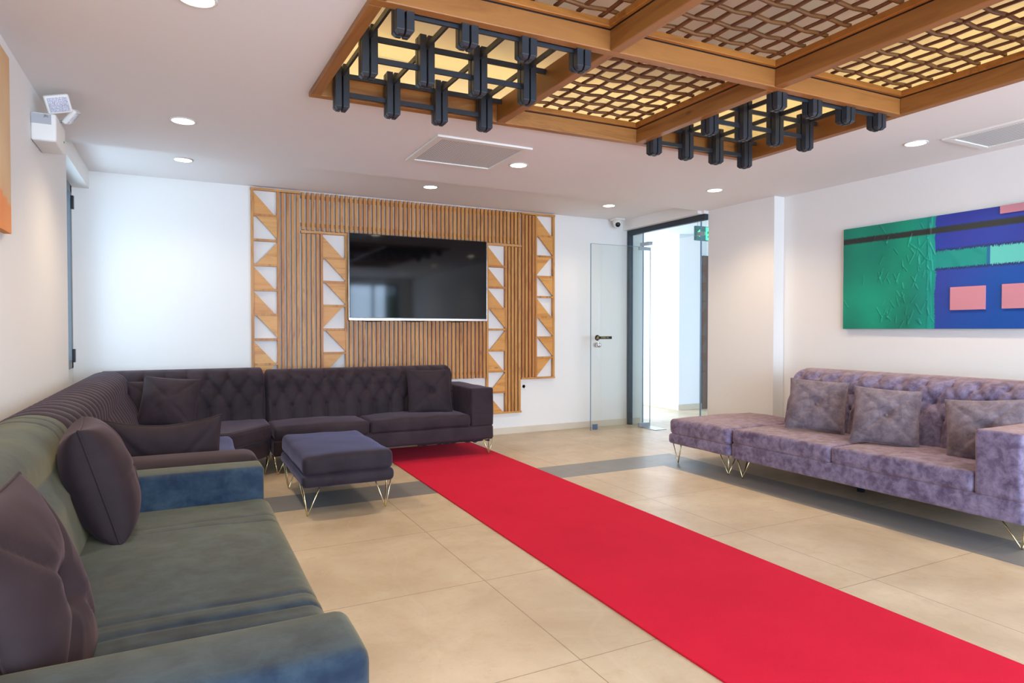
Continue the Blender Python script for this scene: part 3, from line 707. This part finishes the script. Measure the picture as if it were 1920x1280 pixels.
def tuft(p, q, s0, rows, A=.032, off=0.0):
    def f(s, t_, tot):
        a = (t_ + off) / p; bb = (s - s0) / (2 * q); top = s0 + (rows - 1) * q
        if s < s0: puff = abs(math.sin(PI * a)) ** .5
        elif s > top:
            oo = 0 if rows % 2 else .5
            k = min(1, (s - top) / .12); puff = (abs(math.sin(PI * (a + oo))) ** .5) * (1 - k) + k * .85
        else: puff = (abs(math.sin(PI * (a + bb))) * abs(math.sin(PI * (a - bb)))) ** .36
        o_ = A * puff
        kk = round((s - s0) / q)
        for r_ in (kk - 1, kk, kk + 1):
            if 0 <= r_ < rows:
                aa = a - (.5 if r_ % 2 else 0); dt = (aa - round(aa)) * p; ds = s - s0 - r_ * q
                o_ -= .020 * math.exp(-(dt * dt + ds * ds) / (.013 ** 2))
        if s > tot * .75: o_ *= max(0, 1 - (s / tot - .75) * 8)
        return o_
    return f
def channels(p, A=.022):
    def f(s, t_, tot):
        wig = .020 * math.sin(s * 8 + t_ * 2) + .012 * noise.noise(Vector((s * 5, t_ * 5, 0)))
        o_ = A * abs(math.sin(PI * (t_ + wig) / p)) ** .55
        return o_ * (1 if s < tot * .8 else max(0, 1 - (s / tot - .8) * 8))
    return f
def buttons(parent, mat, L, p, q, s0, rows, off, pts, nrm, M, M3, A=.034):
    src = None; tot = pts[-1][0]
    for r_ in range(rows):
        k = 0
        while True:
            t_ = (k + (.5 if r_ % 2 else 0)) * p - off; k += 1
            if t_ > L - .03: break
            if t_ < .03: continue
            s = s0 + r_ * q; i = min(len(pts) - 1, int(round(s / tot * (len(pts) - 1)))); pp = pts[i][1] + nrm[i] * (-.016)
            loc = M @ Vector((t_, pp.x, pp.y))
            if src is None:
                m = MB(); m.lathe([(.001, -.006), (.009, -.004), (.0115, 0), (.009, .004), (.001, .006)], n=12); src = m.build('button', mat, parent, True, local=True); b_ = src
            else: b_ = copy(src, parent)
            pw_ = Vector(parent.parent.location) if parent.parent else Vector()
            b_.location = loc - pw_ - Vector(parent.location); d = M3 @ Vector((0, nrm[i].x, nrm[i].y)); b_.rotation_euler = d.to_track_quat('Z', 'Y').to_euler()
def hairpin(parent, x, y, zt, dx, dy, mat=BRASS, d=.10, r=.0045):
    """foot at x,y; the three rod tops spread towards the inside of the seat"""
    cx, cy = x - dx * .02, y - dy * .02
    A_, B_, C_ = Vector((cx, cy + dy * d, zt)), Vector((cx + dx * d, cy, zt)), Vector((cx, cy, zt))
    F_ = Vector((x + dx * .012, y + dy * .012, r))
    m = MB()
    def arc(P0, P1):
        a = P0.lerp(F_, .90); c = P1.lerp(F_, .90); out = [P0]
        for k in range(9):
            f = k / 8; out.append((a * (1 - f) ** 2 + F_ * 2 * f * (1 - f) * 1.0 + c * f ** 2)); out[-1].z = max(out[-1].z - .006 * math.sin(PI * f), r)
        return out + [P1]
    m.tube(arc(A_, B_), r, 8); m.tube([C_, Vector((C_.x * .1 + F_.x * .9, C_.y * .1 + F_.y * .9, r + .012)), F_ + Vector((0, 0, .0))], r, 8)
    m.box(min(cx, cx + dx * (d + .02)), max(cx, cx + dx * (d + .02)), min(cy, cy + dy * .02), max(cy, cy + dy * .02), zt - .002, zt + .001)
    return m.build('leg', mat, parent, True)
def Mrun(x, y, ang): return Matrix.Translation((x, y, 0)) @ Matrix.Rotation(ang, 4, 'Z')

# --- dark plum tufted module along the back wall
PT, QT = .149, .125
t = thing('sofa', 'dark plum buttoned velvet sofa under the television, its square arm over the red carpet', 'sofa', (1.66, 6.1, 0), 'dark plum corner sofa set')
m = MB(); m.rbox(.665, 2.66, 5.60, 6.45, .155, .292, .025, 0, .004, 24); m.build('base', BROWNV, t, True)
m = MB(); m.rbox(.668, 1.462, 5.60, 6.12, .285, .402, .035, .018, .008, 20); m.build('seat_cushion', BROWNV, t, True)
m = MB(); m.rbox(1.466, 2.428, 5.60, 6.12, .285, .402, .035, .020, .008, 20); m.build('seat_cushion', BROWNV, t, True)
m = MB(); m.rbox(2.43, 2.66, 5.605, 6.45, .285, .648, .02, .004, .004, 20); m.build('armrest', BROWNV, t, True)
prof = back_profile(.0, .36, .06, .815, .10, .36, .20); M = Mrun(.665, 6.03, 0)
m, pts, nrm = back_surface(1.765, prof, tuft(PT, QT, .17, 3, off=.088), M=M, rend=.025)
bk = m.build('backrest', BROWNV, t, True); buttons(bk, BROWNV, 1.765, PT, QT, .17, 3, .088, pts, nrm, M, M.to_3x3())
for (x, y, dx, dy) in ((.69, 5.63, 1, 1), (2.635, 5.63, -1, 1), (.69, 6.40, 1, -1), (2.635, 6.40, -1, -1)): hairpin(t, x, y, .158, dx, dy)
m = MB()  # torn lining under the front
vs = []; fs = []
for i in range(41):
    x = 1.9 + .72 * i / 40; dz = .012 + .022 * abs(noise.noise(Vector((x * 14, 0, 0)))) + (.03 if 30 < i < 36 else 0) * abs(noise.noise(Vector((x * 50, 2, 0))))
    vs += [(x, 5.612, .162), (x, 5.616, .162 - dz)]
for i in range(40): fs.append((2 * i, 2 * i + 2, 2 * i + 3, 2 * i + 1))
m.add(vs, fs); ll = m.build('torn_lining', simple('black_lining', rgb(20, 18, 24), .9), t); ll['label'] = 'frayed black lining'; sd = ll.modifiers.new('t', 'SOLIDIFY'); sd.thickness = .002

# --- corner module
t = thing('corner_sofa', 'dark plum buttoned velvet corner seat in the far left corner', 'sofa', (-.1, 6.0, 0), 'dark plum corner sofa set')
def cpoly(ins): return [(.655 - ins, 6.06), (.655 - ins, 5.66 + ins), (.60 - ins, 5.58 + ins), (.33 - ins * .6, 5.26 + ins), (-.30, 5.26 + ins), (-.30, 6.06)]
m = MB(); m.prism(cpoly(.01), .155, .292); m.build('base', BROWNV, t, bevel=.015)
m = MB(); m.prism(cpoly(0), .292, .425); m.build('seat_cushion', BROWNV, t, bevel=.03)
prof = back_profile(.0, .36, .06, .835, .10, .36, .20); M = Mrun(-.60, 6.03, 0)
m, pts, nrm = back_surface(1.255, prof, tuft(.16, QT, .18, 3, off=.0), M=M, rend=.025)
bk = m.build('backrest', BROWNV, t, True); buttons(bk, BROWNV, 1.255, .16, QT, .18, 3, .0, pts, nrm, M, M.to_3x3())
for (x, y, dx, dy) in ((.62, 5.70, -1, 1), (.62, 6.36, -1, -1), (-.48, 6.36, 1, -1)): hairpin(t, x, y, .158, dx, dy)
# --- left run with the channelled back
t = thing('sofa', 'dark plum sofa with a channelled back along the left wall behind the green sofa', 'sofa', (-.15, 4.2, 0), 'dark plum corner sofa set')
m = MB(); m.rbox(-.64, .315, 3.02, 5.255, .155, .292, .025, 0, .004, 24); m.build('base', BROWNV, t, True)
m = MB(); m.rbox(-.34, .325, 3.25, 5.25, .288, .415, .04, .018, .008, 24); m.build('seat_cushion', OTTV, t, True)
m = MB(); m.rbox(-.60, .305, 3.015, 3.245, .285, .655, .055, .006, .003, 20); m.build('armrest', PILV, t, True)
prof = back_profile(.0, .34, .12, .845, .10, .365, .20); M = Mrun(-.28, 3.05, PI / 2)
m, pts, nrm = back_surface(2.93, prof, channels(.125, .032), M=M, rend=.04, ns=70)
m.build('backrest', BROWNV, t, True)
for (x, y, dx, dy) in ((.29, 3.06, -1, 1), (.29, 5.20, -1, -1), (-.60, 3.06, 1, 1), (-.60, 5.2, 1, -1)): hairpin(t, x, y, .158, dx, dy)
# --- green sofa in the foreground
t = thing('sofa', 'grey green velvet sofa in the near left corner with low square arms', 'sofa', (-.15, 2.0, 0))
m = MB(); m.rbox(-.62, .30, 1.10, 2.995, .17, .34, .03, 0, .003, 24); m.build('base', GREENV, t, True)
m = MB()
def seatfold(x, y, z):
    if z > .45:
        for yy, k in ((1.60, .05), (1.72, .05), (2.62, .03)): z -= .006 * math.exp(-((y - yy - (x - .3) * -k) / .008) ** 2)
        if y < 1.78 and y > 1.55: z += .004
    return (x, y, z)
def gseat():
    nx, ny = 50, 260; vs = []; fs = []
    x0, x1, y0, y1, zt, r = -.36, .325, 1.335, 2.835, .505, .05
    prof = [(x0, zt - .05), (x0 + .02, zt)] + [(x0 + .02 + (x1 - r - x0 - .02) * k / 14, zt) for k in range(1, 15)] + [(x1 - r + r * math.sin(PI / 2 * k / 8), zt - r + r * math.cos(PI / 2 * k / 8)) for k in range(1, 9)] + [(x1 + .004, .42), (x1, .35), (x1 - .02, .335)]
    pt_, _ = resample(prof, nx)
    for j in range(ny + 1):
        y = y0 + (y1 - y0) * j / ny; yy = (y - y0) / (y1 - y0)
        for i in range(nx + 1):
            p = pt_[i][1]; x, z = p.x, p.y
            k = max(0, min(1, (z - .40) / .08)); cx = (x - x0) / (x1 - x0)
            z += k * (.014 * math.sin(PI * yy) * math.sin(PI * min(1, cx)) + .004 * noise.noise(Vector((x * 5, y * 5, 0))))
            for yc, dep, sl in ((1.585, .004, .10), (1.68, .006, .13), (1.76, .003, .11), (2.50, .0022, .08), (2.57, .0018, .11)):
                yl = yc + sl * (x - .0) * .6 + .010 * math.sin(x * 7 + yc * 9); z -= k * dep * math.exp(-((y - yl) / .007) ** 2) * min(1, max(.2, (x + .35) * 2.2)); z += k * dep * .35 * math.exp(-((y - yl - .03) / .018) ** 2)
            vs.append((x, y, z))
    w_ = nx + 1
    for j in range(ny):
        for i in range(nx): a = j * w_ + i; fs.append((a, a + 1, a + w_ + 1, a + w_))
    fs.append(tuple(range(w_))[::-1]); fs.append(tuple(ny * w_ + i for i in range(w_)))
    fs.append(tuple(j * w_ for j in range(ny + 1)) + tuple(j * w_ + nx for j in range(ny, -1, -1)))
    m = MB(); m.add(vs, fs); return m
gseat().build('seat_cushion', GREENV, t, True)
m = MB(); m.rbox(-.60, .300, 2.838, 2.998, .30, .638, .018, .002, .002, 20); m.build('armrest', GREENV, t, True)
m = MB(); m.rbox(-.60, .298, 1.125, 1.335, .30, .636, .03, .004, .003, 20); m.build('armrest', GREENV, t, True)
prof = back_profile(.0, .46, .11, .885, .11, .355, .25); M = Mrun(-.275, 1.13, PI / 2)
def gdisp(s, t_, tot):
    o_ = .012 * math.sin(PI * min(1, s / .5)) + .004 * noise.noise(Vector((s * 6, t_ * 6, 3)))
    for tc in (1.52, 1.62): o_ -= .005 * math.exp(-((t_ - tc - .10 * math.sin(s * 3)) / .009) ** 2)
    return o_
m, pts, nrm = back_surface(1.86, prof, gdisp, M=M, rend=.05, ns=90)
m.build('backrest', GREENV, t, True)
for (x, y, dx, dy) in ((.27, 1.16, -1, 1), (.27, 2.95, -1, -1), (-.58, 1.16, 1, 1), (-.58, 2.95, 1, -1)): hairpin(t, x, y, .172, dx, dy)
# --- plum ottoman
t = thing('ottoman', 'plum blue velvet ottoman on hairpin legs beside the red carpet', 'ottoman', (.965, 4.7, 0))
m = MB(); m.rbox(.665, 1.265, 4.20, 5.19, .195, .282, .035, 0, .004, 20); m.build('base', OTTV, t, True)
m = MB(); m.rbox(.672, 1.258, 4.207, 5.183, .272, .402, .04, .014, .006, 20); m.build('seat_cushion', OTTV, t, True)
for (x, y, dx, dy) in ((.70, 4.28, 1, 1), (1.235, 4.28, -1, 1), (.70, 5.12, 1, -1), (1.235, 5.12, -1, -1)): hairpin(t, x, y, .20, dx, dy, d=.11)
# --- mauve sofa on the right
t = thing('sofa', 'mottled mauve suede sofa with a buttoned back along the right wall', 'sofa', (4.5, 2.8, 0))
m = MB(); m.rbox(3.93, 5.12, 1.80, 3.835, .165, .292, .02, 0, .004, 24); m.build('base', MAUVEV, t, True)
m = MB(); m.rbox(3.93, 4.62, 2.945, 3.832, .285, .405, .028, .014, .006, 20); m.build('seat_cushion', MAUVEV, t, True)
m = MB(); m.rbox(3.93, 4.62, 2.048, 2.941, .285, .405, .028, .014, .006, 20); m.build('seat_cushion', MAUVEV, t, True)
m = MB(); m.rbox(3.93, 5.10, 1.812, 2.044, .285, .65, .02, .004, .004, 20); m.build('armrest', MAUVEV, t, True)
prof = back_profile(.0, .36, .10, .852, .115, .50, .20); M = Mrun(4.52, 3.835, -PI / 2)
m, pts, nrm = back_surface(2.02, prof, tuft(.171, .125, .235, 3, A=.026, off=.10), M=M, rend=.03)
bk = m.build('backrest', MAUVEV, t, True); buttons(bk, MAUVEV, 2.02, .171, .125, .235, 3, .10, pts, nrm, M, M.to_3x3())
for (x, y, dx, dy) in ((4.0, 3.80, 1, -1), (4.06, 1.86, 1, 1), (5.05, 3.78, -1, -1), (5.05, 1.86, -1, 1)): hairpin(t, x, y, .168, dx, dy, d=.13)
m = MB(); m.lathe([(.028, 0), (.028, .17)], (4.49, 3.10, 0), 20); lg = m.build('leg', DKMET, t, True); lg['label'] = 'dark round centre support leg'
t = thing('ottoman', 'mottled mauve suede ottoman pushed against the far end of the mauve sofa', 'ottoman', (4.4, 4.2, 0))
m = MB(); m.rbox(3.90, 4.92, 3.842, 4.565, .180, .272, .03, 0, .004, 20); m.build('base', MAUVEV, t, True)
m = MB(); m.rbox(3.907, 4.912, 3.847, 4.558, .263, .404, .04, .014, .006, 20); m.build('seat_cushion', MAUVEV, t, True)
for (x, y, dx, dy) in ((3.965, 4.52, 1, -1), (4.0, 3.93, 1, 1), (4.85, 4.52, -1, -1), (4.85, 3.9, -1, 1)): hairpin(t, x, y, .185, dx, dy)

# ------------------------------------------------------------------ throw pillows
def pillow(label, loc, face, roll, size, T, mat, group, button=True, seam='x', sag=0, bend=0, crease=.16, pw=.42):
    n = 44; a = size / 2; vs = []; fs = []; idx = {}
    def P(u, v, sgn):
        x = a * u * (1 - .055 * (1 - v * v)); y = a * v * (1 - .055 * (1 - u * u) - (sag * (1 - u * u) if v > 0 else 0))
        th = T * (max(0, (1 - u * u)) * max(0, (1 - v * v))) ** pw
        r = math.hypot(u, v)
        if seam == 'x': th *= 1 - crease * math.exp(-((abs(u) - abs(v)) / .085) ** 2) * min(1, r * 2)
        else: th *= 1 - crease * math.exp(-(min(abs(u), abs(v)) / .04) ** 2)
        if button: th *= 1 - .58 * math.exp(-(r / .20) ** 2); th += T * .02 * math.sin(14 * math.atan2(v, u)) * math.exp(-((r - .3) / .22) ** 2)
        th += .006 * noise.noise(Vector((u * 2.5 + loc[0] * 7, v * 2.5, sgn))) * (1 - u * u) * (1 - v * v)
        z = sgn * th - bend * (u * u)
        return (x, y, z)
    for sgn in (1, -1):
        for i in range(n + 1):
            for j in range(n + 1):
                # denser sampling near the edge
                u = math.sin(PI / 2 * (2 * i / n - 1)); v = math.sin(PI / 2 * (2 * j / n - 1))
                edge = i in (0, n) or j in (0, n); key = (i, j, 0 if edge else sgn)
                if key not in idx: idx[key] = len(vs); vs.append(P(u, v, sgn))
        for i in range(n):
            for j in range(n):
                q_ = []
                for (p, r_) in ((i, j), (i + 1, j), (i + 1, j + 1), (i, j + 1)):
                    edge = p in (0, n) or r_ in (0, n); q_.append(idx[(p, r_, 0 if edge else sgn)])
                fs.append(tuple(q_) if sgn > 0 else tuple(q_[::-1]))
    m = MB(); m.add(vs, fs); o = m.build('throw_pillow', mat, None, True)
    tag(o, label, 'pillow', group)
    f = Vector(face).normalized(); up = Vector((0, 0, 1)); up = (up - f * up.dot(f)).normalized(); rt = up.cross(f)
    R3 = Matrix((rt, up, f)).transposed().to_4x4() @ Matrix.Rotation(roll, 4, 'Z')
    o.matrix_world = Matrix.Translation(loc) @ R3
    ring = []
    for k in range(4 * n):
        s_, i = divmod(k, n); c = math.sin(PI / 2 * (2 * i / n - 1)); u, v = ((c, -1), (1, c), (-c, 1), (-1, -c))[s_]; ring.append(P(u, v, 1))
    m = MB(); m.tube(ring, .0042, 6, True); m.build('piping', mat, o, True, local=True)
    if button:
        m = MB(); zb = P(0, 0, 1)[2]; m.lathe([(.001, zb - .004), (.012, zb - .002), (.014, zb + .003), (.010, zb + .008), (.001, zb + .010)], n=16); m.build('button', mat, o, True, local=True)
    return o
pillow('dark brown buttoned pillow on the green sofa, nearest to the near arm', (-.272, 1.555, .672), (.95, -.06, .30), 0, .44, .085, PILV, 'brown velvet pillows', crease=.2)
pillow('plump dark brown pillow standing on edge at the far end of the green sofa', (-.25, 2.60, .698), (.95, .08, .28), 0, .39, .105, PILV, 'brown velvet pillows', False, 'plus', pw=.30, crease=.06)
pillow('wide dark brown pillow lying behind the brown arm of the channelled sofa', (-.07, 3.40, .575), (0, .96, .26), 0, .47, .075, PILV, 'brown velvet pillows', False, sag=.12)
pillow('plum pillow in front of the corner seat back, facing the ottoman', (-.085, 5.60, .645), (-.10, -.90, .40), -.10, .40, .085, BROWNV, 'brown velvet pillows', False)
pillow('dark pillow half hidden in the sofa corner behind another pillow', (-.20, 5.84, .615), (.45, -.84, .26), 0, .38, .07, BROWNV, 'brown velvet pillows', False)
pillow('dark plum buttoned pillow beside the square arm under the television', (2.122, 5.91, .605), (-.10, -.96, .24), 0, .43, .085, BROWNV, 'brown velvet pillows')
pillow('mauve buttoned pillow at the far end of the mauve sofa', (4.37, 3.39, .618), (-.75, -.52, .42), -.06, .41, .078, MAUVEB, 'mauve suede pillows', crease=.2)
pillow('mauve buttoned pillow in the middle of the mauve sofa', (4.34, 2.82, .60), (-.75, -.50, .42), -.06, .41, .078, MAUVEB, 'mauve suede pillows', crease=.2)
pillow('mauve pillow partly hidden behind the square arm of the mauve sofa', (4.39, 2.22, .58), (-.83, -.33, .44), .08, .41, .078, MAUVEB, 'mauve suede pillows', crease=.2)
